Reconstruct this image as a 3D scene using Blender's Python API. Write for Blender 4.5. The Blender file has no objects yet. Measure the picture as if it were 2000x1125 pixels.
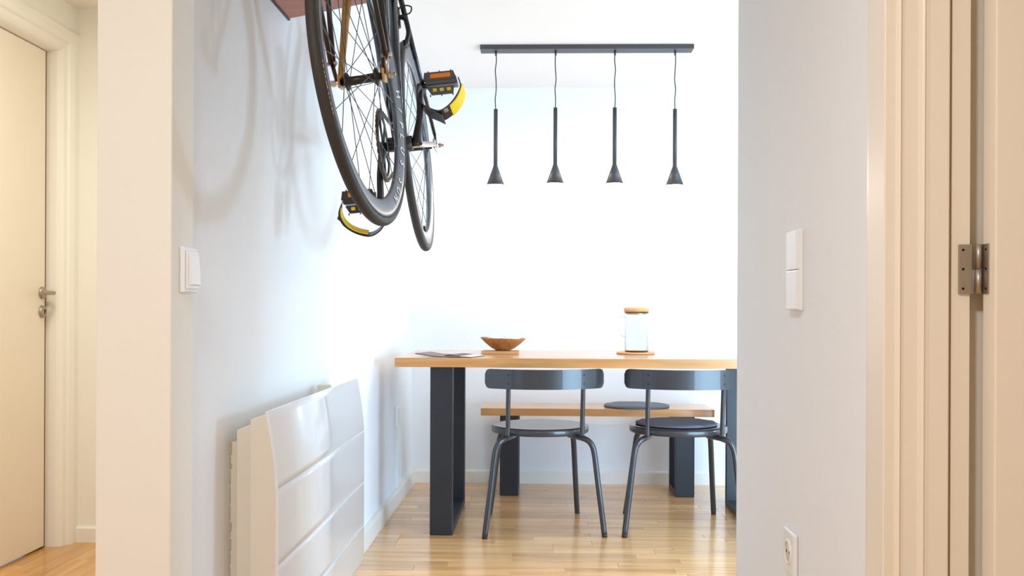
import bpy, bmesh, math, random
from mathutils import Vector, Matrix, noise
R = math.radians
random.seed(7)
scene = bpy.context.scene
COL = scene.collection

# ------------------------------------------------------------------ camera
FPX, YAW, ROLL, CAM_H = 1900.0, R(1.6), 0.0042, 0.955
cd = bpy.data.cameras.new('camera'); cam = bpy.data.objects.new('camera', cd); COL.objects.link(cam)
cd.sensor_width = 36.0; cd.lens = FPX / 2000 * 36; cd.shift_y = 42.5 / 2000
cd.clip_start = 0.02
r0 = Vector((math.cos(YAW), math.sin(YAW), 0)); f0 = Vector((-math.sin(YAW), math.cos(YAW), 0)); u0 = Vector((0, 0, 1))
rr = r0 * math.cos(ROLL) + u0 * math.sin(ROLL); uu = u0 * math.cos(ROLL) - r0 * math.sin(ROLL)
cam.matrix_world = Matrix(((rr.x, uu.x, -f0.x, 0), (rr.y, uu.y, -f0.y, 0), (rr.z, uu.z, -f0.z, CAM_H), (0, 0, 0, 1)))
scene.camera = cam

# ------------------------------------------------------------------ world, daylight, hall lamps, exposure
w = bpy.data.worlds.new('sky'); scene.world = w; w.use_nodes = True
bg = w.node_tree.nodes['Background']; bg.inputs[0].default_value = (0.62, 0.80, 1.0, 1); bg.inputs[1].default_value = 1.0

def area(name, loc, target, sx, sy, power, color, spread=180):
    l = bpy.data.lights.new(name, 'AREA'); l.shape = 'RECTANGLE'; l.size = sx; l.size_y = sy
    l.energy = power; l.color = color; l.spread = R(spread)
    o = bpy.data.objects.new(name, l); COL.objects.link(o); o.location = loc
    o.rotation_euler = (Vector(target) - Vector(loc)).to_track_quat('-Z', 'Y').to_euler()
    return o

def point(name, loc, power, color, radius):
    l = bpy.data.lights.new(name, 'POINT'); l.energy = power; l.color = color; l.shadow_soft_size = radius
    o = bpy.data.objects.new(name, l); COL.objects.link(o); o.location = loc
    return o

DAY = (0.47, 0.735, 1.0)
WARM = (0.91, 0.98, 1.05)
area('added_daylight_fill', (1.95, 2.52, 0.72), (1.5, 5.3, 0.5), 1.7, 1.36, 118, DAY)  # unseen daylight source, added to brighten the space under the table
area('daylight_side_window', (3.46, 4.12, 1.32), (-0.4, 2.8, 1.3), 0.34, 0.40, 37, DAY)
area('hall_ceiling_lamp', (-0.42, 0.3, 2.15), (-0.42, 0.3, 0), 0.22, 0.22, 34, WARM)
area('side_hall_ceiling_lamp', (-1.35, 2.7, 2.15), (-1.35, 2.7, 0), 0.3, 0.3, 16.5, (0.98, 1.0, 0.88))
PENDANT_POWER, PENDANT_COLOR = 4.2, (1.0, 0.80, 0.60)

scene.view_settings.view_transform = 'Standard'; scene.view_settings.look = 'None'
scene.view_settings.gamma = 1.0; scene.view_settings.use_curve_mapping = False
scene.view_settings.exposure = -0.2
scene.cycles.use_denoising = True
scene.cycles.adaptive_threshold = 0.025
scene.cycles.max_bounces = 8; scene.cycles.diffuse_bounces = 6
scene.cycles.transmission_bounces = 10; scene.cycles.transparent_max_bounces = 12

# ------------------------------------------------------------------ materials
def lin(c):
    return tuple(((v / 255) / 12.92 if v / 255 <= 0.04045 else (((v / 255) + 0.055) / 1.055) ** 2.4) for v in c)

def mat(name, rgb, rough=0.5, metal=0.0, noise_scale=0, noise_amt=0.06, bump=0.0, coat=0.0, **kw):
    m = bpy.data.materials.new(name); m.use_nodes = True
    nt = m.node_tree; b = nt.nodes['Principled BSDF']
    c = lin(rgb)
    b.inputs['Base Color'].default_value = (*c, 1); b.inputs['Roughness'].default_value = rough
    b.inputs['Metallic'].default_value = metal
    if coat: b.inputs['Coat Weight'].default_value = coat; b.inputs['Coat Roughness'].default_value = 0.05
    for k, v in kw.items(): b.inputs[k].default_value = v
    if noise_scale:
        tc = nt.nodes.new('ShaderNodeTexCoord'); n = nt.nodes.new('ShaderNodeTexNoise')
        n.inputs['Scale'].default_value = noise_scale; n.inputs['Detail'].default_value = 4
        nt.links.new(tc.outputs['Object'], n.inputs['Vector'])
        mx = nt.nodes.new('ShaderNodeMix'); mx.data_type = 'RGBA'
        mx.inputs[6].default_value = (*[v * (1 - noise_amt) for v in c], 1)
        mx.inputs[7].default_value = (*[min(1, v * (1 + noise_amt)) for v in c], 1)
        nt.links.new(n.outputs['Fac'], mx.inputs[0]); nt.links.new(mx.outputs[2], b.inputs['Base Color'])
        if bump:
            bp = nt.nodes.new('ShaderNodeBump'); bp.inputs['Strength'].default_value = bump; bp.inputs['Distance'].default_value = 0.002
            nt.links.new(n.outputs['Fac'], bp.inputs['Height']); nt.links.new(bp.outputs['Normal'], b.inputs['Normal'])
    return m

def wood(name, dark, light, axis=0, rough=0.4, scale=6.0, per_object=0.0, coat=0.0, stretch=0.07, bands=0.0):
    m = bpy.data.materials.new(name); m.use_nodes = True
    nt = m.node_tree; b = nt.nodes['Principled BSDF']; L = nt.links.new
    b.inputs['Roughness'].default_value = rough
    if coat: b.inputs['Coat Weight'].default_value = coat; b.inputs['Coat Roughness'].default_value = 0.12
    tc = nt.nodes.new('ShaderNodeTexCoord'); mp = nt.nodes.new('ShaderNodeMapping')
    s = [scale * 5] * 3; s[axis] = scale * 5 * stretch; mp.inputs['Scale'].default_value = s
    L(tc.outputs['Object'], mp.inputs['Vector'])
    oi = nt.nodes.new('ShaderNodeObjectInfo')
    if per_object:
        mu = nt.nodes.new('ShaderNodeMath'); mu.operation = 'MULTIPLY'; mu.inputs[1].default_value = 37.0
        L(oi.outputs['Random'], mu.inputs[0])
        cx = nt.nodes.new('ShaderNodeCombineXYZ')
        for i in range(3): L(mu.outputs[0], cx.inputs[i])
        L(cx.outputs[0], mp.inputs['Location'])
    n = nt.nodes.new('ShaderNodeTexNoise'); n.inputs['Scale'].default_value = 1.0; n.inputs['Detail'].default_value = 6; n.inputs['Roughness'].default_value = 0.62
    n.inputs['Distortion'].default_value = 0.6
    L(mp.outputs[0], n.inputs['Vector'])
    rp = nt.nodes.new('ShaderNodeValToRGB')
    rp.color_ramp.elements[0].position = 0.3; rp.color_ramp.elements[0].color = (*lin(dark), 1)
    rp.color_ramp.elements[1].position = 0.68; rp.color_ramp.elements[1].color = (*lin(light), 1)
    L(n.outputs['Fac'], rp.inputs[0])
    out = rp.outputs[0]
    if per_object:
        hs = nt.nodes.new('ShaderNodeHueSaturation')
        mr = nt.nodes.new('ShaderNodeMapRange'); mr.inputs[3].default_value = 1 - per_object; mr.inputs[4].default_value = 1 + per_object * 0.7
        L(oi.outputs['Random'], mr.inputs[0]); L(mr.outputs[0], hs.inputs['Value']); L(out, hs.inputs['Color']); out = hs.outputs[0]
    L(out, b.inputs['Base Color'])
    bp = nt.nodes.new('ShaderNodeBump'); bp.inputs['Strength'].default_value = 0.12; bp.inputs['Distance'].default_value = 0.001
    L(n.outputs['Fac'], bp.inputs['Height']); L(bp.outputs['Normal'], b.inputs['Normal'])
    return m

M = {}
M['wall'] = mat('white_wall_paint', (238, 240, 243), 0.75, noise_scale=60, noise_amt=0.012, bump=0.05)
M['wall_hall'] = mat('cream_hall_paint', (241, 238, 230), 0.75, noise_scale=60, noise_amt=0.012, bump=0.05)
M['ceiling'] = mat('white_ceiling_paint', (241, 235, 228), 0.8, noise_scale=40, noise_amt=0.01)
M['trim'] = mat('white_lacquer', (240, 236, 228), 0.35, noise_scale=30, noise_amt=0.01)
M['trim_cream'] = mat('cream_lacquer', (238, 226, 208), 0.35, noise_scale=30, noise_amt=0.01)
M['plastic'] = mat('white_plastic', (240, 240, 240), 0.3, noise_scale=50, noise_amt=0.01)
M['floor'] = wood('oak_parquet_base', (198, 146, 94), (232, 188, 134), 0, 0.3, 5, coat=0.3)
M['plank'] = wood('oak_parquet_strip', (212, 150, 90), (248, 200, 138), 0, 0.26, 5, per_object=0.16, coat=0.45)
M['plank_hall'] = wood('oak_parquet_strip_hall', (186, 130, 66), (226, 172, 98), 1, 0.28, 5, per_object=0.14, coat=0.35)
M['oak'] = wood('oak_table', (184, 122, 66), (220, 162, 96), 0, 0.35, 4, coat=0.7)
M['mahogany'] = wood('reddish_brown_wood', (160, 104, 88), (200, 144, 124), 0, 0.5, 5)
M['cork'] = mat('cork', (222, 168, 112), 0.85, noise_scale=160, noise_amt=0.3)
M['bowlwood'] = wood('bowl_wood', (130, 84, 50), (196, 142, 84), 2, 0.5, 9, stretch=1.0)
M['steel_black'] = mat('anthracite_powder_coat', (34, 36, 42), 0.42, noise_scale=90, noise_amt=0.06)
M['chair'] = mat('charcoal_powder_coat', (46, 48, 54), 0.36, noise_scale=90, noise_amt=0.05, coat=0.5)
M['lamp'] = mat('dark_grey_lacquer', (66, 66, 68), 0.45, noise_scale=80, noise_amt=0.05)
M['felt'] = mat('grey_felt', (104, 106, 116), 0.95, noise_scale=220, noise_amt=0.18, bump=0.3)
M['chrome'] = mat('brushed_steel', (176, 166, 152), 0.48, 1.0, noise_scale=120, noise_amt=0.08)
M['dark'] = mat('dark_hole', (20, 18, 16), 0.9, noise_scale=20)
M['rubber'] = mat('tyre_rubber', (52, 48, 45), 0.6, noise_scale=150, noise_amt=0.12)
M['rim'] = mat('grey_anodised_rim', (96, 100, 108), 0.33, 0.75, noise_scale=60, noise_amt=0.06)
M['frame'] = mat('dark_blue_frame_paint', (38, 46, 60), 0.22, 0.3, noise_scale=40, noise_amt=0.06, coat=0.6)
M['fork'] = mat('gold_fork', (196, 150, 82), 0.3, 0.4, noise_scale=40, noise_amt=0.05, coat=0.4)
M['bikeblack'] = mat('bike_black', (30, 29, 30), 0.38, noise_scale=70, noise_amt=0.1)
M['stay'] = mat('gunmetal_tube', (62, 56, 52), 0.28, 0.6, noise_scale=60, noise_amt=0.06)
M['silver'] = mat('silver_alloy', (205, 196, 184), 0.28, 0.9, noise_scale=60, noise_amt=0.05)
M['spoke'] = mat('spoke_steel', (92, 92, 96), 0.35, 0.8, noise_scale=60, noise_amt=0.05)
M['chainm'] = mat('chain_steel', (88, 80, 72), 0.4, 0.7, noise_scale=200, noise_amt=0.2)
M['orange'] = mat('amber_reflector', (250, 138, 4), 0.55, noise_scale=80, noise_amt=0.1)
M['yellow'] = mat('yellow_webbing', (250, 214, 10), 0.6, noise_scale=300, noise_amt=0.06)
M['white'] = mat('white_print', (235, 235, 238), 0.5, noise_scale=40, noise_amt=0.02)
M['goldprint'] = mat('gold_print', (210, 170, 90), 0.5, noise_scale=40, noise_amt=0.05)
M['cloth'] = mat('white_cotton', (240, 238, 236), 0.95, noise_scale=120, noise_amt=0.03, bump=0.2)
M['paper'] = mat('magazine_paper', (226, 222, 216), 0.5, noise_scale=30, noise_amt=0.04)
M['print'] = mat('dark_printed_page', (74, 68, 66), 0.5, noise_scale=30, noise_amt=0.4)
M['cover'] = mat('magazine_cover', (120, 92, 86), 0.45, noise_scale=25, noise_amt=0.4)
M['heater'] = mat('white_glossy_glass_panel', (236, 239, 243), 0.3, noise_scale=20, noise_amt=0.01, coat=0.55)
M['heater_side'] = mat('heater_side_enamel', (232, 222, 206), 0.4, noise_scale=20, noise_amt=0.02)
M['plaster'] = mat('chipped_plaster_edge', (196, 176, 148), 0.9, noise_scale=80, noise_amt=0.3, bump=0.6)
M['gap'] = mat('gap_shade_brown', (138, 96, 48), 0.8, noise_scale=30)  # brown stands in for the shade inside the door gaps
g = bpy.data.materials.new('clear_glass'); g.use_nodes = True
gb = g.node_tree.nodes['Principled BSDF']; gb.inputs['Transmission Weight'].default_value = 1; gb.inputs['Roughness'].default_value = 0.0
gb.inputs['IOR'].default_value = 1.45; gb.inputs['Base Color'].default_value = (0.99, 0.99, 0.99, 1); M['glass'] = g
e = bpy.data.materials.new('glowing_bulb'); e.use_nodes = True
eb = e.node_tree.nodes['Principled BSDF']; eb.inputs['Emission Color'].default_value = (1, 0.80, 0.55, 1); eb.inputs['Emission Strength'].default_value = 14; M['bulb'] = e

# ------------------------------------------------------------------ mesh helpers
class MB:
    def __init__(s): s.v = []; s.f = []; s.sm = []
    def add(s, vs, fs, smooth=False):
        o = len(s.v); s.v += [tuple(p) for p in vs]; s.f += [tuple(i + o for i in f) for f in fs]; s.sm += [smooth] * len(fs); return s
    def bm_add(s, bm, smooth=False):
        bm.verts.index_update()
        return s.add([v.co[:] for v in bm.verts], [[v.index for v in f.verts] for f in bm.faces], smooth)
    def box(s, x0, x1, y0, y1, z0, z1, bev=0.0, seg=2, mtx=None):
        bm = bmesh.new(); bmesh.ops.create_cube(bm, size=1)
        for v in bm.verts: v.co = Vector(((x0 + x1) / 2 + v.co.x * (x1 - x0), (y0 + y1) / 2 + v.co.y * (y1 - y0), (z0 + z1) / 2 + v.co.z * (z1 - z0)))
        if bev: bmesh.ops.bevel(bm, geom=list(bm.edges), offset=bev, segments=seg, profile=0.5, affect='EDGES')
        if mtx is not None: bmesh.ops.transform(bm, matrix=mtx, verts=bm.verts)
        s.bm_add(bm); bm.free(); return s
    def prism(s, pts, axis, a0, a1, bev=0.0):
        # pts: 2D polygon; axis 2 -> (x,y) extruded along z, axis 1 -> (x,z) along y, axis 0 -> (y,z) along x
        def P(p, a): return {2: (p[0], p[1], a), 1: (p[0], a, p[1]), 0: (a, p[0], p[1])}[axis]
        n = len(pts); bm = bmesh.new()
        A = [bm.verts.new(P(p, a0)) for p in pts]; B = [bm.verts.new(P(p, a1)) for p in pts]
        bm.faces.new(A); bm.faces.new(list(reversed(B)))
        for i in range(n): bm.faces.new((A[i], B[i], B[(i + 1) % n], A[(i + 1) % n]))
        bmesh.ops.recalc_face_normals(bm, faces=bm.faces)
        if bev: bmesh.ops.bevel(bm, geom=list(bm.edges), offset=bev, segments=2, profile=0.5, affect='EDGES')
        s.bm_add(bm); bm.free(); return s
    def tube(s, pts, r, n=12, closed=False, cap=True):
        pts = [Vector(p) for p in pts]; k = len(pts)
        rs = r if isinstance(r, (list, tuple)) else [r] * k
        vs = []; fs = []; prev = None
        for i, p in enumerate(pts):
            if closed: t = pts[(i + 1) % k] - pts[i - 1]
            else: t = pts[min(i + 1, k - 1)] - pts[max(i - 1, 0)]
            t.normalize()
            if prev is None:
                a = Vector((0, 0, 1)) if abs(t.z) < 0.9 else Vector((1, 0, 0))
                prev = t.cross(a).normalized()
            a = (prev - t * prev.dot(t)).normalized(); b = t.cross(a); prev = a
            for j in range(n):
                q = 2 * math.pi * j / n
                vs.append(p + (a * math.cos(q) + b * math.sin(q)) * rs[i])
        for i in range(k if closed else k - 1):
            i2 = (i + 1) % k
            for j in range(n): fs.append((i * n + j, i * n + (j + 1) % n, i2 * n + (j + 1) % n, i2 * n + j))
        s.add(vs, fs, True)
        if cap and not closed:
            s.add(vs[:n], [tuple(reversed(range(n)))]); s.add(vs[-n:], [tuple(range(n))])
        return s
    def lathe(s, prof, n=32, center=(0, 0, 0), axis='z', closed=False, smooth=True):
        c = Vector(center); vs = []; fs = []; k = len(prof)
        for j in range(n):
            q = 2 * math.pi * j / n
            for (r, h) in prof:
                x, y = r * math.cos(q), r * math.sin(q)
                d = {'z': (x, y, h), 'x': (h, x, y), 'y': (x, h, y)}[axis]
                vs.append(c + Vector(d))
        for j in range(n):
            j2 = (j + 1) % n
            for i in range(k if closed else k - 1):
                i2 = (i + 1) % k
                f = (j * k + i, j2 * k + i, j2 * k + i2, j * k + i2)
                fs.append(f if axis != 'y' else tuple(reversed(f)))
        return s.add(vs, fs, smooth)
    def disc(s, c, r, axis='z', n=24, h=0.002):
        return s.lathe([(0.0001, 0), (r, 0), (r, h), (0.0001, h)], n, c, axis, smooth=False)
    def mesh(s, name):
        m = bpy.data.meshes.new(name); m.from_pydata(s.v, [], s.f); m.polygons.foreach_set('use_smooth', s.sm)
        m.validate(); m.update(); return m
    def build(s, name, material, parent=None, fix=False):
        m = s.mesh(name); m.materials.append(M[material])
        bm = bmesh.new(); bm.from_mesh(m); bmesh.ops.remove_doubles(bm, verts=bm.verts, dist=1e-6)
        bmesh.ops.recalc_face_normals(bm, faces=bm.faces); bm.to_mesh(m); bm.free()
        o = bpy.data.objects.new(name, m); COL.objects.link(o)
        if parent: o.parent = parent
        return o

def tag(o, label=None, cat=None, group=None, kind=None):
    if label: o['label'] = label
    if cat: o['category'] = cat
    if group: o['group'] = group
    if kind: o['kind'] = kind
    return o

def thing(name, loc, label, cat, group=None, rz=0):
    o = bpy.data.objects.new(name, None); COL.objects.link(o); o.empty_display_size = 0.05
    o.location = loc; o.rotation_euler = (0, 0, rz)
    return tag(o, label, cat, group)

def struct(name, mb, material, label=None, parent=None):
    o = mb.build(name, material, parent)
    if not parent: o['kind'] = 'structure'
    if label: o['label'] = label
    return o

def copy_tree(o, parent=None):
    c = o.copy(); COL.objects.link(c); c.parent = parent
    for ch in list(o.children): copy_tree(ch, c)
    return c

def arc_smooth(pts, sub=6):
    # Catmull-Rom through the points
    P = [Vector(p) for p in pts]; out = []
    for i in range(len(P) - 1):
        p0 = P[max(i - 1, 0)]; p1 = P[i]; p2 = P[i + 1]; p3 = P[min(i + 2, len(P) - 1)]
        for k in range(sub):
            t = k / sub
            out.append(0.5 * ((2 * p1) + (p2 - p0) * t + (2 * p0 - 5 * p1 + 4 * p2 - p3) * t * t + (3 * p1 - p0 - 3 * p2 + p3) * t ** 3))
    out.append(P[-1]); return out

# ------------------------------------------------------------------ the rooms
CEIL = 2.178
XL, XR, YB = -0.702, 0.4996, 5.36          # left wall face, right wall face, back wall face
floor = struct('floor', MB().box(-2.7, 3.6, -1.5, 5.5, -0.12, -0.004), 'floor', 'oak strip parquet floor')
struct('ceiling', MB().box(-2.7, 3.6, -1.5, 5.5, CEIL, CEIL + 0.12), 'ceiling', 'white ceiling')
struct('wall_back', MB().box(-0.83, 3.6, YB, YB + 0.14, 0, CEIL), 'wall', 'white wall behind the dining table')
struct('wall_left', MB().box(-0.83, XL, 1.918, YB, 0, CEIL), 'wall', 'white wall that carries the bicycle and the heater')
struct('wall_end_tinted', MB().box(-0.83, -0.688, 1.80, 1.918, 0, CEIL, 0.003), 'wall_hall', 'wall end facing the hall, warm hall light put into its colour')  # cream tint and proud step imitate warm light ending at this edge
struct('wall_hall_end', MB().box(-2.1, -0.83, 3.925, 4.05, 0, CEIL), 'wall_hall', 'short cream wall beside the hall door')
struct('wall_right', MB().box(XR, 0.62, 1.50, 2.47, 0, CEIL), 'wall', 'pale wall with switches and socket')
struct('wall_right_inner', MB().box(0.62, 1.1, 2.35, 2.47, 0, CEIL).box(2.8, 3.6, 2.35, 2.47, 0, CEIL).box(1.1, 2.8, 2.35, 2.47, 2.0, CEIL), 'wall')
gd = MB()
for xa in (1.1, 1.925, 2.75): gd.box(xa, xa + .05, 2.39, 2.45, 0, 2.0)
gd.box(1.1, 2.8, 2.39, 2.45, 0, .05).box(1.1, 2.8, 2.39, 2.45, 1.95, 2.0)
gd = struct('window_2', gd, 'trim')  # unseen glazed door, made up to go with the added fill light
for xa in (1.15, 1.975): MB().box(xa, xa + .775, 2.417, 2.423, .05, 1.95).build('pane', 'glass', gd)
wh = MB().box(0.66, 1.42, 1.43, 1.55, 2.03, CEIL).box(1.42, 1.75, 1.43, 1.55, 0, CEIL).box(0.515, 0.66, 1.43, 1.5, 2.06, CEIL)
struct('wall_hall_right', wh, 'wall_hall')
struct('added_wall_behind_door', MB().box(0.62, 1.75, 1.9, 1.95, 0, CEIL).box(1.70, 1.75, 1.55, 1.9, 0, CEIL), 'wall_hall')  # unseen walls added to keep sky light from leaking past the door
struct('wall_hall_side', MB().box(1.62, 1.75, -1.5, 1.43, 0, CEIL), 'wall_hall')
struct('wall_hall_rear', MB().box(-2.1, 1.62, -1.5, -1.38, 0, CEIL), 'wall_hall')
# wall with the hall door: jamb opening Y 3.0 .. 3.83
wl = MB().box(-2.1, -1.895, -1.38, 2.96, 0, CEIL).box(-2.1, -1.895, 2.96, 3.925, 2.05, CEIL)
struct('wall_hall_left', wl, 'wall_hall', 'cream hall wall with the door')
# dining room outer wall with two window openings
X0, X1 = 3.5, 3.6
ow = MB().box(X0, X1, 2.47, YB, 0, 0.95).box(X0, X1, 2.47, YB, 1.7, CEIL).box(X0, X1, 2.47, 3.84, 0.95, 1.7).box(X0, X1, 4.4, YB, 0.95, 1.7)
struct('wall_window_side', ow, 'wall')
for i, (ya, yb, za, zb) in enumerate(((3.84, 4.4, 0.95, 1.7),)):
    fr = MB()
    fr.box(X0 + .02, X0 + .08, ya, ya + .05, za, zb).box(X0 + .02, X0 + .08, yb - .05, yb, za, zb)
    fr.box(X0 + .02, X0 + .08, ya, yb, za, za + .05).box(X0 + .02, X0 + .08, ya, yb, zb - .05, zb)
    wi = struct('window_%d' % (i + 1), fr, 'trim')
    MB().box(X0 + .045, X0 + .051, ya + .05, yb - .05, za + .05, zb - .05).build('pane', 'glass', wi)

# baseboards
struct('baseboard_left', MB().prism([(XL, 0), (XL + .022, 0), (XL + .022, .066), (XL + .016, .078), (XL, .08)], 1, 1.918, YB), 'trim')
struct('baseboard_back', MB().prism([(YB, 0), (YB - .013, 0), (YB - .013, .062), (YB - .009, .07), (YB, .072)], 0, XL + .022, 3.5), 'trim')
struct('baseboard_hall', MB().prism([(3.925, 0), (3.912, 0), (3.912, .056), (3.916, .062), (3.925, .064)], 0, -1.885, -0.83), 'trim')

# parquet strips: dining room (run along X), laid row by row; hall (run along Y)
def strip_mesh(L, W, axis, name, material):
    b = MB()
    if axis == 0: b.box(0, L, 0, W, -0.012, 0, 0.0008, 1)
    else: b.box(0, W, 0, L, -0.012, 0, 0.0008, 1)
    m = b.mesh(name); m.materials.append(M[material]); return m
SW = 0.0695
cache = {}
def lay(x, y, L, axis, material):
    k = (round(L, 2), axis, material)
    if k not in cache: cache[k] = strip_mesh(k[0] - 0.0006, SW - 0.0006, axis, 'plank', material)
    o = bpy.data.objects.new('plank', cache[k]); COL.objects.link(o); o.parent = floor; o.location = (x, y, 0)
rnd = random.Random(3)
y = 3.2; row = 0
while y < YB - 0.02:
    x = XL + 0.002 - rnd.choice((0.0, 0.11, 0.23, 0.34)) * 0
    first = True
    while x < 1.75:
        L = rnd.choice((0.4, 0.48, 0.56, 0.64)) if not first else rnd.choice((0.12, 0.24, 0.36, 0.48, 0.6))
        first = False
        lay(x, y, L, 0, 'plank'); x += L
    y += SW; row += 1
x = -1.975
while x < -0.86:
    yy = 2.85; first = True
    while yy < 3.86:
        L = rnd.choice((0.4, 0.5, 0.6)) if not first else rnd.choice((0.2, 0.3, 0.45))
        first = False
        L = min(L, 3.92 - yy); lay(x, yy, L, 1, 'plank_hall'); yy += L
    x += SW

# ------------------------------------------------------------------ hall door on the left
XD = -1.965
d1 = struct('door_1', MB().box(XD - .04, XD, 3.0, 3.815, 0.008, 1.975, 0.002), 'trim_cream', 'cream hall door with steel lever handle')
def rose(name, yy, zz, par):
    return MB().lathe([(0.0001, .013), (.017, .013), (.022, .010), (.0245, .004), (.0245, 0)], 28, (XD, yy, zz), 'x').build(name, 'chrome', par)
h = rose('door_handle', 3.79, 1.014, d1)
MB().tube(arc_smooth([(XD + .012, 3.79, 1.014), (XD + .04, 3.79, 1.014), (XD + .052, 3.783, 1.014), (XD + .055, 3.765, 1.014), (XD + .055, 3.69, 1.014)], 4), .008, 12).build('lever', 'chrome', h)
k = rose('keyhole_plate', 3.79, 0.94, d1)
MB().disc((XD + .0125, 3.79, .945), .0045, 'x', 12, .0015).box(XD + .0125, XD + .014, 3.788, 3.792, .929, .945).build('keyhole', 'dark', k)
struct('door_gap_shade', MB().box(-2.05, XD - .006, 3.8155, 3.8335, 0, 1.99), 'gap', 'gap at the hall door, its shade put into brown colour')  # strip coloured as the shade in the gap
prof = [(-2.05, 3.834), (-1.958, 3.834), (-1.93, 3.836), (-1.918, 3.840), (-1.908, 3.849), (-1.903, 3.866), (-1.893, 3.872), (-1.884, 3.89), (-1.882, 3.925), (-2.05, 3.925)]
struct('trim_3', MB().prism(prof, 2, 0, 2.065), 'trim', 'white moulded door casing')
hp = [(-2.05, 1.979), (-1.965, 1.979), (-1.93, 1.983), (-1.918, 1.988), (-1.908, 1.998), (-1.903, 2.016), (-1.893, 2.022), (-1.884, 2.04), (-1.882, 2.065), (-2.05, 2.065)]
struct('trim_4', MB().prism(hp, 1, 2.85, 3.925), 'trim', 'white moulded casing above the hall door')

# ------------------------------------------------------------------ right door, casing and hinge
cas = [(.4965, 1.484), (.4965, 1.4185), (.4985, 1.417), (.512, 1.4165), (.5145, 1.411), (.517, 1.409), (.5195, 1.4125), (.524, 1.4135), (.543, 1.4125), (.546, 1.406), (.549, 1.404), (.552, 1.4065), (.558, 1.4075), (.584, 1.4065), (.5862, 1.4085), (.5862, 1.46), (.53, 1.5), (.4996, 1.5)]
struct('trim_5', MB().prism(cas, 2, 0, 2.1), 'trim_cream', 'moulded cream casing of the right door')
jm = [(.5862, 1.46), (.5915, 1.46), (.5915, 1.415), (.6185, 1.4165), (.6185, 1.437), (.634, 1.437), (.660, 1.437), (.660, 1.55), (.5862, 1.55)]
struct('trim_6', MB().prism(jm, 2, 0, 2.06), 'trim_cream', 'rebated cream door jamb')
struct('jamb_gap_shade', MB().box(.5864, .5913, 1.4245, 1.4595, 0, 2.06), 'gap', 'seam between casing and jamb with its shade coloured in')  # filler whose colour is the shade of the seam
d2 = struct('door_2', MB().box(.6345, 1.42, 1.372, 1.411, .006, 2.03, .002), 'trim_cream', 'cream door leaf at the right edge')
hg = MB().box(.6015, .6205, 1.4125, 1.4168, .9805, 1.0515, .0006)
hg.box(.6205, .6262, 1.4125, 1.4168, .9805, 1.0155, .0006)
hng = hg.build('hinge', 'chrome', d2)
MB().tube([(.6275, 1.408, .9805), (.6275, 1.408, 1.0152)], .0042, 14).build('knuckle', 'chrome', hng)
MB().tube([(.6275, 1.408, 1.0164), (.6275, 1.408, 1.0515)], .0042, 14).build('knuckle', 'chrome', hng)
MB().box(.6328, .6345, 1.390, 1.4115, .9805, 1.0515, .0005).build('hinge_leaf', 'chrome', hng)
for zz in (.988, 1.016, 1.0435):
    MB().lathe([(.0001, -.0006), (.0018, -.0006), (.0018, .001), (.0001, .001)], 12, (.6075, 1.4122, zz), 'y').build('screw', 'dark', hng)
    MB().lathe([(.0001, -.0006), (.0018, -.0006), (.0018, .001), (.0001, .001)], 12, (.6326, 1.397, zz), 'x').build('screw', 'dark', hng)

# ------------------------------------------------------------------ switches and sockets
sw = thing('light_switch', (-.688, 1.885, .985), 'white square rocker switch on the narrow tinted wall end', 'switch')
MB().box(0, .009, -.043, .031, 0, .089, .003).build('frame', 'plastic', sw)
MB().box(.009, .013, -.036, .026, .007, .082, .002).build('inner_frame', 'plastic', sw)
MB().prism([(.012, .014), (.020, .016), (.0165, .075), (.012, .076)], 1, -.028, .019, .001).build('rocker', 'plastic', sw)

dsw = thing('light_switch', (XR, 1.895, .957), 'tall white double switch, two squares stacked on the pale right wall', 'switch')
MB().box(-.008, 0, -.040, .040, -.001, .1535, .002).build('frame', 'plastic', dsw)
for i in range(2):
    z0 = .0005 + i * .0765
    MB().box(-.0135, -.007, -.038, .038, z0, z0 + .0755, .002).build('rocker', 'plastic', dsw)

so = thing('power_socket', (XR, 1.925, .44), 'white round power socket low on the pale right wall', 'socket')
MB().box(-.009, 0, -.042, .042, 0, .084, .004).build('plate', 'plastic', so)
MB().lathe([(.0195, -.0115), (.024, -.0115), (.0255, -.0085), (.0255, -.006), (.0195, -.006)], 28, (0, 0, .042), 'x', closed=True).build('ring', 'plastic', so)
MB().lathe([(.0001, -.0093), (.0195, -.0093), (.0195, -.0085), (.0001, -.0085)], 28, (0, 0, .042), 'x').build('well', 'heater_side', so)
for s in (-1, 1): MB().lathe([(.0001, -.0098), (.0028, -.0098), (.0028, -.009), (.0001, -.009)], 10, (0, s * .0095, .042), 'x').build('pin_hole', 'dark', so)

ou = thing('wall_outlet', (XL, 4.76, .375), 'small white outlet box on the left wall under the table end', 'outlet')
MB().box(0, .018, -.04, .04, 0, .105, .004).build('box', 'plastic', ou)
MB().box(.018, .021, -.030, .030, .015, .09, .002).build('cover_plate', 'trim', ou)
tag(MB().box(XL, XL + .012, 4.752, 4.776, .08, .375, .002).build('cable_trunking', 'plastic'), 'thin white cable duct running down from the small outlet box', 'cable duct')

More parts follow.
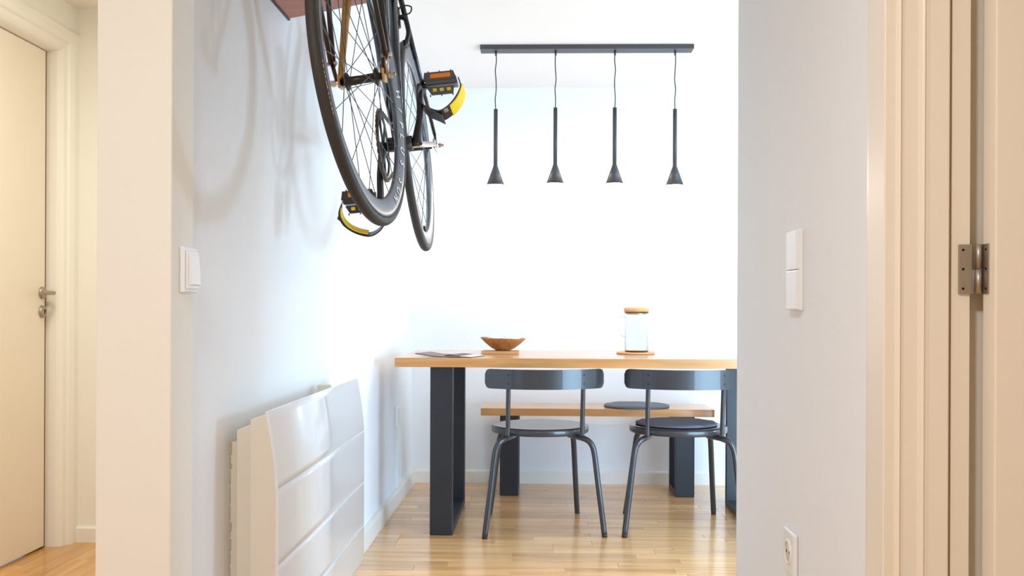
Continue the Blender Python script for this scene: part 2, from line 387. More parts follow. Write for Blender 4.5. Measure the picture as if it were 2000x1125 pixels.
# ------------------------------------------------------------------ electric heater on the left wall
ht = thing('wall_heater', (XL, 2.68, 0.12), 'white glossy electric panel heater on the left wall', 'heater')
HB, HN, HF = 0.0, -0.53, 0.53            # local: base, near end, far end (Y)
MB().prism([(0, .02), (.023, .02), (.023, .535), (0, .53)], 1, HN + .045, HF - .04, .002).build('wall_plate', 'heater_side', ht)
pe = MB()
rq = random.Random(5)
zz = .03
while zz < .52:
    l = rq.uniform(.012, .05); wv = rq.uniform(.0015, .005)
    pe.box(0, wv, HN + .043, HN + .047, zz, min(zz + l * .8, .53)); zz += l
pe.build('chipped_edge', 'plaster', ht)
MB().prism([(.023, .01), (.060, .01), (.060, .576), (.023, .562)], 1, HN + .02, HF - .02, .002).build('rear_case', 'heater_side', ht)
def fx(z):   # front profile: outward offset from wall at local height z
    t = max(0, min(1, (0.605 - z) / 0.2)); return .100 + .024 * math.sin(t * math.pi / 2)
fr = [(.060, 0.0), (fx(0) - .006, 0.0)] + [(fx(z) - .006, z) for z in (0.1, .2, .3, .4, .45, .5, .55, .58, .598)] + [(.060, .588)]
MB().prism(fr, 1, HN, HF, .0015).build('front_case', 'heater_side', ht)
zs = [0.0, .118, .262, .432, .606]
for i in range(4):
    a, b2 = zs[i] + .0004, zs[i + 1] - .0004
    k = 10; pts = [(fx(a + (b2 - a) * j / k), a + (b2 - a) * j / k) for j in range(k + 1)]
    pts += [(fx(b2) - .0065, b2)] + [(fx(a + (b2 - a) * j / k) - .0065, a + (b2 - a) * j / k) for j in range(k - 1, -1, -1)]
    p = MB().prism(pts, 1, HN - .001, HF + .002).build('panel', 'heater', ht)
    for f in p.data.polygons: f.use_smooth = abs(f.normal.y) < .5 and f.normal.x > .5
for zz in zs[1:4]: MB().box(fx(zz) - .004, fx(zz) + .0006, HN - .0012, HF + .0022, zz - .0012, zz + .0012).build('seam_strip', 'plastic', ht)
MB().box(.018, .058, .30, .33, .577, .602, .003).build('top_bracket', 'heater_side', ht)

# ------------------------------------------------------------------ dining table and bench
def u_leg(x0, x1, y0, y1, z1, t, par):
    m = MB()
    m.box(x0, x1, y0, y0 + t, 0, z1, .003).box(x0, x1, y1 - t, y1, 0, z1, .003)
    m.box(x0, x1, y0 + t - .003, y1 - t + .003, 0, t, .002).box(x0, x1, y0 + t - .003, y1 - t + .003, z1 - .006, z1, .001)
    return m.build('leg', 'steel_black', par)
TX0, TX1, TY0, TY1, TZ = -0.606, 1.159, 4.065, 4.865, 0.752
tb = thing('dining_table', (.277, 4.465, 0), 'oak dining table with thick top on black steel frame legs', 'table')
def rel(o, t): o.location = -t.location; return o
rel(MB().box(TX0, TX1, TY0, TY1, TZ - .039, TZ, .0015).build('table_top', 'oak', tb), tb)
rel(u_leg(-.459, -.362, 4.10, 4.80, TZ - .039, .03, tb), tb)
rel(u_leg(.915, 1.012, 4.10, 4.80, TZ - .039, .03, tb), tb)
bn = thing('bench', (.298, 5.14, 0), 'low oak bench with black frame legs against the back wall', 'bench')
rel(MB().box(-.297, .894, 4.972, 5.275, .413, .4505, .0015).build('seat_board', 'oak', bn), bn)
rel(u_leg(-.199, -.102, 4.995, 5.25, .413, .03, bn), bn)
rel(u_leg(.700, .797, 4.995, 5.25, .413, .03, bn), bn)

# ------------------------------------------------------------------ chairs (front = +Y, towards the table)
def make_chair(loc, rz, label):
    c = thing('dining_chair', loc, label, 'chair', 'chairs at the dining table', rz)
    MB().lathe([(.0001, .4515), (.10, .4500), (.18, .4505), (.198, .4515), (.209, .4500), (.2135, .4440), (.2135, .4260), (.210, .4215), (.203, .4210), (.0001, .4230)], 56).build('seat', 'chair', c)
    # backrest: bent band
    k = 72; rad = .36; half = .249; th = .0055; z0, z1 = .625, .707
    vs = []
    bm = bmesh.new()
    amax = math.asin(half / rad); rows = []
    for i in range(k + 1):
        a = -amax + 2 * amax * i / k
        # rounded ends: height shrinks near the ends
        e = (abs(a) / amax); hh = (z1 - z0) / 2
        if e > .90: tt = (e - .90) / .10; hh *= .45 + .55 * math.sqrt(max(0, 1 - tt ** 2))
        zc = (z0 + z1) / 2
        row = []
        for rr_, hz in ((rad + th, -1), (rad + th, 1), (rad - th, 1), (rad - th, -1)):
            row.append(bm.verts.new((rr_ * math.sin(a), -.272 + rad - rr_ * math.cos(a), zc + hz * hh)))
        rows.append(row)
    for i in range(k):
        for j in range(4): bm.faces.new((rows[i][j], rows[i][(j + 1) % 4], rows[i + 1][(j + 1) % 4], rows[i + 1][j]))
    bm.faces.new(rows[0]); bm.faces.new(list(reversed(rows[-1])))
    bmesh.ops.recalc_face_normals(bm, faces=bm.faces)
    b = MB().bm_add(bm, True); bm.free()
    br = b.build('backrest', 'chair', c)
    md = br.modifiers.new('edge', 'EDGE_SPLIT'); md.split_angle = R(40)
    for s in (-1, 1):
        xs = s * .157
        up = MB().tube(arc_smooth([(xs, -.20, .425), (xs, -.203, .47), (xs, -.215, .56), (xs, -.226, .64), (xs, -.228, .69)], 5), .0098, 14).build('upright', 'chair', c)
        for zz in (.648, .684): MB().lathe([(.0001, -.0015), (.0035, -.0015), (.0035, .0015), (.0001, .0015)], 10, (xs, -.2412, zz), 'y').build('screw', 'dark', up)
        rl = arc_smooth([(s * .12, -.06, .412), (s * .145, -.13, .413), (s * .165, -.17, .411), (s * .188, -.187, .400), (s * .204, -.1925, .375), (s * .2125, -.1955, .335), (s * .2225, -.200, .25), (s * .2373, -.2065, .13), (s * .2515, -.213, .012)], 6)
        leg = MB().tube(rl, .0125, 14).build('leg', 'chair', c)
        MB().tube([(s * .2515, -.213, .014), (s * .2528, -.2137, .0)], .0118, 14).build('foot', 'rubber', leg)
        fl = arc_smooth([(s * .10, .05, .412), (s * .13, .09, .412), (s * .152, .118, .405), (s * .165, .14, .385), (s * .172, .156, .34), (s * .182, .190, .24), (s * .1935, .228, .12), (s * .205, .265, .012)], 6)
        leg = MB().tube(fl, .0125, 14).build('leg', 'chair', c)
        MB().tube([(s * .205, .265, .014), (s * .2062, .269, 0)], .0118, 14).build('foot', 'rubber', leg)
    return c
make_chair((.006, 4.288, 0), R(6.0), 'charcoal metal dining chair with bare round seat, left of the two')
make_chair((.615, 4.315, 0), 0, 'charcoal metal dining chair with a felt cushion on its seat')
def cushion(loc, r, label, seed):
    rg = random.Random(seed)
    bm = bmesh.new(); n, k = 48, 10
    prof = [(.0, .012)] + [(r * t, .0125) for t in (.25, .5, .75, .9)] + [(r * .97, .0105), (r, .006), (r * .985, .002), (r * .95, 0.0005)]
    rows = []
    for j in range(n):
        q = 2 * math.pi * j / n; rows.append([])
        for i, (pr, pz) in enumerate(prof):
            x, yv = pr * math.cos(q), pr * math.sin(q)
            dz = .0035 * noise.noise(Vector((x * 9 + seed, yv * 26, seed))) if i < 6 else 0
            rows[-1].append(bm.verts.new((x, yv, max(.001, pz + dz))))
    for j in range(n):
        for i in range(len(prof) - 1): 
            bm.faces.new((rows[j][i], rows[j][i + 1], rows[(j + 1) % n][i + 1], rows[(j + 1) % n][i]))
    bm.faces.new([rows[j][-1] for j in range(n)])
    bmesh.ops.recalc_face_normals(bm, faces=bm.faces)
    b = MB().bm_add(bm, True); bm.free()
    o = b.build('seat_cushion', 'felt'); o.location = loc
    return tag(o, label, 'cushion', 'round felt seat pads')
cushion((.608, 4.325, .4518), .180, 'round grey felt cushion on the seat of the chair', 3)
cushion((.512, 5.115, .4507), .172, 'round grey felt cushion lying on the oak bench', 8)

# ------------------------------------------------------------------ pendant lamp over the table
LY = 4.522
pl = thing('pendant_lamp', (.225, LY, CEIL), 'dark grey bar lamp with four cone shades over the table', 'lamp')
rel(MB().box(-.278, .705, 4.482, 4.562, 2.157, CEIL, .0015).build('ceiling_bar', 'lamp', pl), pl)
for i, (px, dz) in enumerate(((-.206, -.006), (.0715, 0), (.3465, 0), (.6245, -.007))):
    zt, zc, zb = 1.894 + dz, 1.632 + dz, 1.540 + dz
    wob = [(px + .0025 * math.sin(q * 2.2 + i * 1.7), LY, 2.157 - (2.157 - zt) * q / 6) for q in range(7)]
    wob[0] = (px, LY, 2.157); wob[-1] = (px, LY, zt)
    cdn = rel(MB().tube(arc_smooth(wob, 4), .0023, 8).build('cord', 'bikeblack', pl), pl)
    g0 = MB().tube([(px, LY, 2.157), (px, LY, 2.136)], [.0055, .0045], 12).build('cord_grip', 'lamp', cdn)
    tu = rel(MB().tube([(px, LY, zt), (px, LY, zc - .006)], .0093, 18).build('stem', 'lamp', pl), pl)
    sh = rel(MB().lathe([(.0092, zc), (.0110, zc - .006), (.0415, zb), (.0395, zb + .0005), (.0100, zc - .010), (.0001, zc - .010)], 36, (px, LY, 0)).build('shade', 'lamp', pl), pl)
    MB().lathe([(.0392, zb + .0008), (.0105, zc - .0115)], 36, (px, LY, 0)).build('inner_reflector', 'plastic', sh)
    MB().lathe([(.0001, zb + .010), (.012, zb + .012), (.019, zb + .022), (.017, zb + .034), (.0001, zb + .046)], 20, (px, LY, 0)).build('bulb', 'bulb', sh)
    point('pendant_light', (px, LY, zb - .010), PENDANT_POWER, PENDANT_COLOR, .016)

# ------------------------------------------------------------------ things on the table
tr = MB().box(-.086, .086, -.075, .075, 0, .013, .0015).build('trivet', 'cork'); tr.location = (-.178, 4.50, TZ + .0003)
tag(tr, 'thin cork board under the wooden bowl', 'trivet')
bw = MB()
prof = [(.0001, 0), (.030, 0), (.033, .002), (.055, .014), (.080, .033), (.098, .050), (.106, .058), (.1045, .060), (.095, .0525), (.076, .037), (.05, .020), (.0001, .010)]
bw.lathe(prof, 48)
bwo = bw.build('wooden_bowl', 'bowlwood'); bwo.location = (-.168, 4.50, TZ + .0135); bwo.rotation_euler = (0, R(1.5), 0)
tag(bwo, 'shallow brown wooden bowl on the cork board', 'bowl')
nb = MB(); n = 26; vs = []; fs = []
for i in range(n):
    for j in range(n):
        a, b2 = i / (n - 1) * 2 - 1, j / (n - 1) * 2 - 1
        q = math.sqrt(max(a * a, b2 * b2)); d = math.hypot(a, b2) or 1
        x, yv = a * q / d * .078 if d else 0, b2 * q / d * .074 if d else 0
        rr_ = math.hypot(x, yv) / .078
        z = .052 + .018 * noise.noise(Vector((x * 22 + 4, yv * 22, 1))) + .010 * noise.noise(Vector((x * 55, yv * 55, 5))) + .022 * math.exp(-((x + .045) ** 2 + yv ** 2) / .0011) - .002 * rr_
        z = max(z, .014 + .044 * rr_ ** 1.3)
        vs.append((x, yv, z))
for i in range(n - 1):
    for j in range(n - 1): fs.append((i * n + j, (i + 1) * n + j, (i + 1) * n + j + 1, i * n + j + 1))
nb.add(vs, fs, True); nbo = nb.build('cloth_napkin', 'cloth'); nbo.location = (-.163, 4.50, TZ + .0135)
md = nbo.modifiers.new('thickness', 'SOLIDIFY'); md.thickness = .002; md.offset = 1
tag(nbo, 'crumpled white cloth napkin lying in the wooden bowl', 'napkin')
co = MB().lathe([(.0001, 0), (.086, 0), (.089, .003), (.089, .006), (.086, .009), (.0001, .009)], 48).build('coaster', 'cork'); co.location = (.448, 4.53, TZ + .0003)
tag(co, 'round cork coaster under the glass pitcher', 'coaster')
pt = thing('pitcher', (.452, 4.53, TZ + .0095), 'clear glass pitcher with cork lid and glass handle', 'pitcher')
ga = MB().lathe([(.0001, 0), (.050, 0), (.055, .004), (.055, .178), (.0565, .185), (.054, .186), (.0525, .178), (.0525, .008), (.049, .005), (.0001, .005)], 48).build('glass_body', 'glass', pt)
hd = arc_smooth([(-.054, 0, .158), (-.070, 0, .160), (-.086, 0, .148), (-.090, 0, .125), (-.084, 0, .10), (-.070, 0, .075), (-.054, 0, .066)], 6)
MB().tube(hd, .005, 12).build('handle', 'glass', pt)
MB().lathe([(.0001, .174), (.046, .175), (.050, .1862), (.0575, .1865), (.0595, .199), (.0575, .206), (.0001, .207)], 40).build('lid', 'cork', pt)
mg = thing('magazine', (-.385, 4.21, TZ), 'thin open magazine lying on the table top near its left end', 'magazine', rz=R(-16))
def page(sgn, lift, mat_, name, h0, wid=.13):
    k = 12; A = []; 
    for i in range(k + 1):
        t = i / k; xx = sgn * wid * t
        zz = h0 + lift * math.sin(min(1, t * 1.1) * math.pi * .9) ** 1 * (1 - .3 * t) + (.0115 * t * t if sgn < 0 else 0)
        A.append((xx, zz))
    B = [(a, b3 + .0016) for a, b3 in reversed(A)]
    return MB().prism(A + B, 1, -.085, .085).build(name, mat_, mg)
page(-1, .001, 'cover', 'cover', .0004); page(1, .001, 'cover', 'cover', .0004)
page(-1, .001, 'cover', 'page', .0022, .127); page(1, .003, 'paper', 'page', .0022, .127)
page(1, .007, 'print', 'page', .004, .075)

# ------------------------------------------------------------------ wall mount for the bicycle
wm = thing('bicycle_mount', (XL, 2.49, 1.76), 'reddish brown wooden wall block carrying the bicycle', 'wall mount')
mp_ = [(0, -.20), (.303, -.028), (.303, .028), (0, .195)]
MB().prism(mp_, 2, 0, .149, .002).build('block', 'mahogany', wm)
MB().prism([(.284, -.026), (.302, -.024), (.302, .026), (.284, .026)], 2, .149, .180, .002).build('front_lip', 'mahogany', wm)
MB().prism([(-.0001, -.205), (.006, -.205), (.006, .199), (-.0001, .199)], 2, -.003, .152).build('wall_gap_shade', 'bikeblack', wm)  # black sheet stands in for the shadow between block and wall

# ------------------------------------------------------------------ bicycle (local: x = its left side, y = rearwards, z = up; origin at front tyre's lowest point)
RW = 0.335
bike = thing('bicycle', (-.367, 2.195, 1.143), 'dark track bicycle hung on the left wall, toe straps on its pedals', 'bicycle')
bike.rotation_euler = (0, R(-5.4), 0)
FH = Vector((0, 0, RW)); RH = Vector((0, .935, RW)); BB = Vector((0, .525, RW - .058))
HTb = Vector((0, .158, RW + .362)); HTt = Vector((0, .196, RW + .485)); SC = Vector((0, .672, RW + .452))
sdir = (HTt - HTb).normalized()
STEER = Matrix.Translation(HTb) @ Matrix.Rotation(R(-6.5), 4, sdir) @ Matrix.Translation(-HTb)
def steer(o): o.matrix_local = STEER; return o
def T(a, b2, r1, name, m='frame', par=bike, n=16, r2=None): return MB().tube([a, b2], [r1, r2 or r1], n).build(name, m, par)
T(HTb, HTt, .018, 'head_tube'); T(HTt - sdir * .03, SC + Vector((0, 0, -.005)), .0155, 'top_tube')
dt = T(HTb + sdir * .02, BB, .0185, 'down_tube')
T(BB, SC + Vector((0, .012, .04)), .0145, 'seat_tube')
T(SC + Vector((0, .012, .04)), SC + Vector((0, .045, .15)), .0135, 'seatpost', 'bikeblack')
for s in (-1, 1):
    T(SC + Vector((s * .014, .008, -.005)), RH + Vector((s * .064, -.012, .035)), .0085, 'seat_stay', r2=.0062)
    T(RH + Vector((s * .064, -.012, .037)), RH + Vector((s * .064, -.004, .004)), .0045, 'seat_stay_tip')
    T(BB + Vector((s * .024, .02, 0)), RH + Vector((s * .061, -.05, -.003)), .0115, 'chainstay', 'silver' if s > 0 else 'frame', r2=.008)
    MB().box(s * .063 - .0035, s * .063 + .0035, RH.y - .055, RH.y + .03, RH.z - .016, RH.z + .014, .002).build('dropout', 'silver', bike)
MB().tube([BB + Vector((-.036, 0, 0)), BB + Vector((.036, 0, 0))], .0205, 24).build('bottom_bracket', 'bikeblack', bike)
# round head badge style emblem on the down tube (ring and small mark)
ax = (BB - HTb).normalized(); c0 = HTb.lerp(BB, .88) 
nrm = Vector((0, ax.z, -ax.y)).normalized()
if nrm.y > 0: nrm = -nrm
eb_ = MB(); ring = []
for j in range(28):
    q = 2 * math.pi * j / 28; xx = .0135 * math.cos(q); dep = math.sqrt(.0187 ** 2 - xx * xx)
    ring.append(c0 + Vector((xx, 0, 0)) + nrm * (dep + .0003) + ax * (.0135 * math.sin(q)))
eb_.tube(ring, .0009, 6, closed=True)
for q in (0, 60, 120): 
    v1 = Vector((.007 * math.cos(R(q)), 0, 0)) + ax * (.007 * math.sin(R(q)))
    eb_.tube([c0 + nrm * .0192 - v1, c0 + nrm * .0192 + v1], .0008, 6)
eb_.build('emblem', 'white', dt)
# fork
crown = HTb - sdir * .012
fb = []
for s in (-1, 1):
    drop = FH + Vector((s * .052, .004, .006))
    top = crown + Vector((s * .034, 0, -.012))
    mid = drop.lerp(top, .55) + Vector((s * .003, .012, 0))
    o = MB().tube(arc_smooth([drop, mid, top], 8), [.0065 + .0055 * min(1, i / 12) for i in range(17)], 16).build('fork_blade', 'fork' if s < 0 else 'stay', bike); steer(o)  # wall-side blade gold, other blade gunmetal
    o = MB().box(s * .052 - .003, s * .052 + .003, FH.y - .013, FH.y + .013, FH.z - .014, FH.z + .016, .002).build('fork_end', 'fork', bike); steer(o)
o = MB().box(-.046, .046, crown.y - .016, crown.y + .016, crown.z - .022, crown.z + .012, .006).build('fork_crown', 'frame', bike); steer(o)
# front rack stays: twin thin tubes with a bolt and a strut down to the axle
for s in (-1, 1):
    jt = FH + Vector((s * .064, -.004, .045))
    st = MB().tube([FH + Vector((s * .059, 0, .004)), jt], [.0042, .0050], 10).build('rack_stay', 'silver' if s > 0 else 'stay', bike); steer(st)
    for k2, dy in ((0, -.115), (1, .045)):
        MB().tube([jt + Vector((0, .008 if dy > 0 else -.008, -.004)), FH + Vector((s * .060, dy, .405))], .0062, 12).build('stay_tube', 'stay', st)
    MB().tube([jt - Vector((.012, 0, 0)), jt + Vector((.012, 0, 0))], .0042, 10).build('bolt', 'silver', st)
rk = MB()
for dx in (-.058, -.02, .02, .058): rk.tube([FH + Vector((dx, -.16, .408)), FH + Vector((dx, .085, .408))], .005, 8)
for dy in (-.16, -.04, .08): rk.tube([FH + Vector((-.06, dy, .408)), FH + Vector((.06, dy, .408))], .005, 8)
steer(rk.build('front_rack', 'stay', bike))

def make_wheel(c, front):
    wv = MB().lathe([(.3225 + .0125 * math.cos(2 * math.pi * i / 18), .0125 * math.sin(2 * math.pi * i / 18)) for i in range(18)], 128, c, 'x', closed=True).build('wheel', 'rubber', bike)
    pr = [(.3145, .0090), (.3145, .0112), (.3085, .0116), (.300, .0108), (.288, .0086), (.278, .0060), (.2725, .0030), (.2715, 0)]
    pr = pr + [(a, -b3) for a, b3 in reversed(pr[:-1])]
    MB().lathe(pr, 128, c, 'x', closed=True).build('rim', 'rim', wv)
    hl = .035
    hub = MB().lathe([(.0001, -.05), (.0085, -.05), (.0085, -hl - .006), (.019, -hl - .003), (.021, -hl), (.019, -hl + .003), (.0105, -hl + .007), (.0095, 0), (.0105, hl - .007), (.019, hl - .003), (.021, hl), (.019, hl + .003), (.0085, hl + .006), (.0085, .05), (.0001, .05)], 28, c, 'x').build('hub', 'bikeblack', wv)
    ol = .05 if front else .06
    for s in (-1, 1):
        MB().lathe([(.0001, s * ol), (.010, s * ol), (.010, s * (ol + .004)), (.0001, s * (ol + .004))], 18, c, 'x').build('washer', 'fork', wv)
        MB().lathe([(.0001, s * (ol + .012)), (.0078, s * (ol + .012)), (.0078, s * (ol + .021)), (.0045, s * (ol + .021)), (.0045, s * (ol + .029)), (.0001, s * (ol + .029))], 6, c, 'x', smooth=False).build('axle_nut', 'silver', wv)
    n = 28
    for i in range(n):
        s = -1 if i % 2 else 1
        a = 2 * math.pi * i / n
        off = (R(52) if (i // 2) % 2 else -R(52))
        h1 = c + Vector((s * hl, .019 * math.cos(a + off), .019 * math.sin(a + off)))
        r1 = c + Vector((s * .0006, .2725 * math.cos(a), .2725 * math.sin(a)))
        MB().tube([h1, r1], .00105, 5, cap=False).build('spoke', 'spoke', wv)
    vv = c + Vector((0, .252 * math.cos(R(-84)), .252 * math.sin(R(-84)))); v2 = c + Vector((0, .275 * math.cos(R(-84)), .275 * math.sin(R(-84))))
    if not front: MB().tube([vv, v2], .0042, 10).build('valve', 'bikeblack', wv)
    return wv
fw = make_wheel(FH, True); steer(fw)
rw = make_wheel(RH, False)
# lettering on the front rim (far side), tops of the letters pointing outwards
def letter(ch, beta, size, par, c, rad=.2935, shear=0.0):
    cu = bpy.data.curves.new('letter', 'FONT'); cu.body = ch; cu.size = size; cu.align_x = 'CENTER'; cu.align_y = 'CENTER'; cu.extrude = .0002; cu.offset = .0006; cu.shear = shear
    t = bpy.data.objects.new('t', cu); COL.objects.link(t); dg = bpy.context.evaluated_depsgraph_get()
    me = bpy.data.meshes.new_from_object(t.evaluated_get(dg)); bpy.data.objects.remove(t); bpy.data.curves.remove(cu)
    b = R(-beta); out = Vector((0, math.cos(b), math.sin(b))); tang = Vector((0, math.sin(b), -math.cos(b)))
    tilt = R(12); nn = (Vector((1, 0, 0)) * math.cos(tilt) - out * math.sin(tilt)); oo = (out * math.cos(tilt) + Vector((1, 0, 0)) * math.sin(tilt))
    mt = Matrix(((tang.x, oo.x, nn.x, 0), (tang.y, oo.y, nn.y, 0), (tang.z, oo.z, nn.z, 0), (0, 0, 0, 1)))
    p = c + out * rad + Vector((1, 0, 0)) * .0108
    me.transform(Matrix.Translation(p) @ mt); me.materials.clear(); me.materials.append(M['white'])
    me.name = 'rim_letter'; o = bpy.data.objects.new('rim_letter', me); COL.objects.link(o); o.parent = par
    return o
for ch, be in zip('H/PLUSSON', (-5, 3, 10.5, 17, 25, 33, 46, 54, 62)):
    letter(ch, be, .030, fw, FH)
# gold print on the tyre's side near the camera
rp_ = random.Random(4)
for i in range(11):
    q = R(180 + 7 + i * 1.75 + rp_.uniform(-.3, .3)); dq = R(rp_.uniform(.35, .7)); ra = rp_.uniform(.3255, .329)
    v = []
    for rr_, xx in ((ra, .01235), (ra - rp_.uniform(.002, .004), .0128)):
        for a in (q - dq, q + dq): v.append(FH + Vector((xx, rr_ * math.cos(a), rr_ * math.sin(a))))
    MB().add(v, [(0, 1, 3, 2)]).build('tyre_print', 'goldprint', fw)

# cranks, chainring, chain, pedals
ct = Vector((0, .040, .160)).normalized() * .166
def crank(s, tip, x0, x1):
    a = BB + Vector((x0, 0, 0)); b2 = BB + tip + Vector((x1, 0, 0))
    d = (b2 - a).normalized(); pth = [a - d * .004, a.lerp(b2, .12), a.lerp(b2, .5) + Vector((s * .004, 0, 0)), a.lerp(b2, .9), b2 + d * .010]
    m = MB(); m.tube(arc_smooth(pth, 5), [.0165 - .0075 * min(1, i / 9) for i in range(21)], 12)
    return m.build('crank_arm', 'bikeblack', bike)
crank(1, ct, .048, .066); crank(-1, -ct, -.048, -.064)
T(BB + Vector((.03, 0, 0)), BB + Vector((.055, 0, 0)), .011, 'axle', 'bikeblack')
RC, CXp = .097, -.046
cr = MB().lathe([(.080, CXp - .002), (RC, CXp - .0015), (RC, CXp + .0015), (.080, CXp + .002)], 64, BB, 'x', closed=True)
for i in range(48):
    a = 2 * math.pi * i / 48
    cr.box(CXp - .001, CXp + .001, -.002, .002, RC - .001, RC + .004, mtx=Matrix.Translation(BB) @ Matrix.Rotation(a, 4, 'X'))
for i in range(5):
    a = 2 * math.pi * i / 5 + .5
    cr.box(CXp - .0025, CXp + .0025, -.007, .007, .012, .084, .001, 1, mtx=Matrix.Translation(BB) @ Matrix.Rotation(a, 4, 'X'))
cr.build('chainring', 'bikeblack', bike)
MB().lathe([(.02, CXp - .0015), (.033, CXp - .001), (.033, CXp + .001), (.02, CXp + .0015)], 32, RH, 'x', closed=True).build('sprocket', 'chainm', bike)
ch_ = MB(); r1, r2 = RC + .002, .035; dvec = RH - BB; dist = dvec.length; base = math.atan2(dvec.z, dvec.y); ga_ = math.acos((r1 - r2) / dist)
path = []
for i in range(40):
    a = base + ga_ + (2 * math.pi - 2 * ga_) * i / 39; path.append(BB + Vector((CXp, r1 * math.cos(a), r1 * math.sin(a))))
for i in range(14):
    a = base - ga_ + 2 * ga_ * i / 13; path.append(RH + Vector((CXp, r2 * math.cos(a), r2 * math.sin(a))))
path.append(path[0])
acc = 0.0; k3 = 0
for i in range(len(path) - 1):
    a, b2 = path[i], path[i + 1]; seg = (b2 - a).length; nl = max(1, round(seg / .0127)); d = (b2 - a) / seg
    for q in range(nl):
        p = a.lerp(b2, (q + .5) / nl); ang = math.atan2(d.z, d.y); wd = .0046 if k3 % 2 else .0034; k3 += 1
        ch_.box(-wd, wd, -.0052, .0052, -.0042, .0042, .0012, 1, mtx=Matrix.Translation(p) @ Matrix.Rotation(ang, 4, 'X'))
ch_.build('chain', 'chainm', bike)

def ribbon(pts, width, th, y0, name, m, par, off=0.0, kz=0.0):
    P2 = arc_smooth([(p[0], 0, p[1]) for p in pts], 5); A = []; B = []
    for i, p in enumerate(P2):
        t = (P2[min(i + 1, len(P2) - 1)] - P2[max(i - 1, 0)]).normalized(); nn = Vector((t.z, 0, -t.x))
        A.append(p + nn * off); B.append(p + nn * (off + th))
    vs = []; fs = []
    for a, b3 in zip(A, B):
        w2 = width / 2
        vs += [(a.x - kz * w2 * .25, y0 - w2, a.z + kz * w2), (a.x + kz * w2 * .25, y0 + w2, a.z - kz * w2), (b3.x + kz * w2 * .25, y0 + w2, b3.z - kz * w2), (b3.x - kz * w2 * .25, y0 - w2, b3.z + kz * w2)]
    for i in range(len(A) - 1):
        for j in range(4): fs.append((i * 4 + j, i * 4 + (j + 1) % 4, i * 4 + 4 + (j + 1) % 4, i * 4 + 4 + j))
    fs += [(3, 2, 1, 0), tuple(len(A) * 4 - 4 + j for j in range(4))]
    return MB().add(vs, fs).build(name, m, par)
def make_pedal(s, pos, strap, yel, yel_off, tab):
    # pos: centre in bike-local space; strap given in (x, z)
    b = MB(); w2 = .043
    b.prism([(-w2, .030), (w2 - .004, .030), (w2 + .004, .006), (-w2 - .005, .006)], 1, -.030, -.018, .001)
    b.box(-w2, w2 + .004, -.030, .030, -.006, .008, .002)
    b.prism([(-w2 + .003, -.010), (w2 - .006, -.010), (w2 - .010, -.031), (-w2 + .014, -.031)], 1, -.020, -.006, .001)
    b.prism([(-w2, .026), (w2, .026), (w2, .006), (-w2, .006)], 1, .016, .028, .001)
    for xx in (-.032, 0, .032):
        b.box(xx - .0015, xx + .0015, -.026, -.022, .029, .034); b.box(xx - .0015, xx + .0015, -.015, -.011, -.036, -.030)
    o = b.build('pedal', 'bikeblack', bike); o.location = pos
    def sub(mb, n2, m2): return mb.build(n2, m2, o)
    sub(MB().box(-.027, .030, -.0325, -.0295, .0125, .0245, .001), 'reflector', 'orange')
    for xx in (-.018, .002, .022): sub(MB().box(xx - .0055, xx + .0055, -.0222, -.0195, -.0235, -.0145, .0005), 'reflector', 'yellow')
    sub(MB().tube([(-s * .065, 0, 0), (-s * .03, 0, 0)], .0075, 12), 'spindle', 'bikeblack')
    kz = .5 if s > 0 else -.35
    st = ribbon(strap, .040, .0035, -.004, 'toe_strap', 'bikeblack', o, kz=kz)
    ribbon(yel, .041, .0022, -.004, 'yellow_band', 'yellow', o, yel_off, kz=kz)
    ribbon(tab, .036, .0030, -.004, 'strap_tab', 'bikeblack', o, .004 if s > 0 else -.004, kz=kz)
    return o
pR = BB + ct + Vector((.128, 0, .004)); pL = BB - ct + Vector((-.118, 0, .004))
sR = [(-.046, .004), (-.060, -.020), (-.063, -.045), (-.048, -.068), (-.014, -.086), (.010, -.080), (.036, -.058), (.056, -.026), (.052, .000)]
o = make_pedal(1, pR, sR, [(.020, -.074), (.036, -.060), (.050, -.040), (.059, -.018)], .0036, [(-.046, -.070), (-.018, -.085), (.002, -.097)])
lg = MB()   # small white maker's mark on the strap, two strokes and a bar
for dx, l1 in ((-.003, .009), (.002, .011), (.006, .009)):
    lg.box(dx - .001, dx + .001, -.0262, -.0245, -l1 / 2, l1 / 2)
lg.box(-.003, .002, -.0262, -.0245, .002, .004)
ob = lg.build('strap_mark', 'white', o); ob.location = (.008, 0, -.0805); ob.rotation_euler = (0, R(-22), 0)
sL = [(-.048, .002), (-.058, -.022), (-.052, -.048), (-.036, -.066), (-.010, -.082), (.022, -.090), (.050, -.076), (.062, -.052), (.052, -.004)]
make_pedal(-1, pL, sL, [(-.054, -.008), (-.055, -.030), (-.046, -.052), (-.030, -.068), (-.008, -.080), (.016, -.087)], -.0024, [(-.067, -.037), (-.050, -.054), (-.036, -.070)])
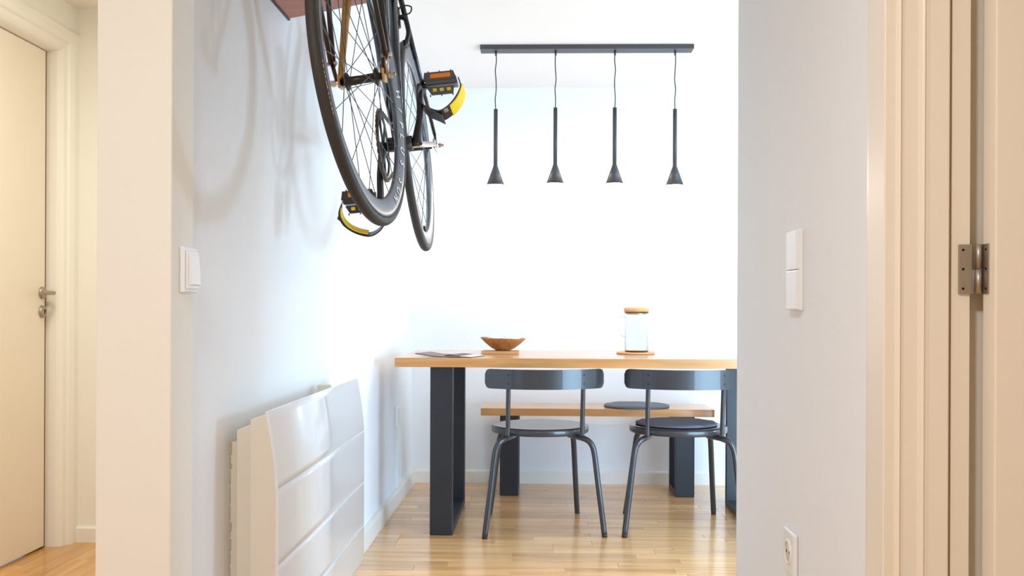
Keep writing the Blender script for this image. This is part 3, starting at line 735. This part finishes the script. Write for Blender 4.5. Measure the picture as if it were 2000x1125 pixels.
# upper equipment
o = MB().tube(arc_smooth([HTt, HTt + sdir * .035, HTt + Vector((0, -.075, .045))], 5), .014, 14).build('stem', 'bikeblack', bike); steer(o)
hb = [(-.20, -.19, .035), (-.205, -.14, .03), (-.20, -.085, .035), (-.15, -.07, .045), (0, -.075, .045), (.15, -.07, .045), (.20, -.085, .035), (.205, -.14, .03), (.20, -.19, .035)]
o = MB().tube(arc_smooth([HTt + Vector(p) for p in hb], 5), .012, 12).build('handlebar', 'bikeblack', bike); steer(o)
sdl = MB()
k = 20; vs = []; fs = []
for i in range(k + 1):
    t = i / k; wd = .018 + .05 * max(0, (t - .35) / .65) ** 1.2; wd = wd * math.sqrt(max(.04, 1 - max(0, (t - .9) / .1) ** 2 * .8))
    yy = SC.y - .09 + .27 * t; zc = SC.z + .165
    for j in range(8):
        q = 2 * math.pi * j / 8; vs.append((wd * math.cos(q), yy, zc + .017 * math.sin(q)))
for i in range(k):
    for j in range(8): fs.append((i * 8 + j, i * 8 + (j + 1) % 8, i * 8 + 8 + (j + 1) % 8, i * 8 + 8 + j))
fs += [tuple(range(8)), tuple(k * 8 + j for j in range(8))]
sdl.add(vs, fs, True).build('saddle', 'bikeblack', bike)
# rear brake at the seat-stay bridge and its cable loop
bc = SC.lerp(RH, .22) + Vector((0, -.02, -.02))
b = MB().box(bc.x - .012, bc.x + .012, bc.y - .022, bc.y + .006, bc.z - .012, bc.z + .05, .004)
for s in (-1, 1):
    b.tube(arc_smooth([bc + Vector((0, -.012, .02)), bc + Vector((s * .028, -.014, .01)), bc + Vector((s * .034, -.014, -.03)), bc + Vector((s * .024, -.012, -.06))], 5), .007, 10)
    b.box(s * .021 - .005, s * .021 + .005, bc.y - .03, bc.y + .008, bc.z - .072, bc.z - .055, .002)
b.build('rear_brake', 'bikeblack', bike)
lp = [bc + Vector(p) for p in ((.0, -.02, .03), (.025, -.03, .045), (.05, -.03, .04), (.045, -.03, .022), (.02, -.028, .018), (0, -.02, .02))]
MB().tube(arc_smooth(lp, 6), .0022, 8).build('cable_loop', 'bikeblack', bike)
MB().tube(arc_smooth([HTt + Vector((.01, -.02, .02)), HTt + Vector((.018, .06, -.05)), SC + Vector((.016, -.12, -.025)), bc + Vector((.005, -.02, .05))], 8), .0022, 8).build('brake_cable', 'bikeblack', bike)
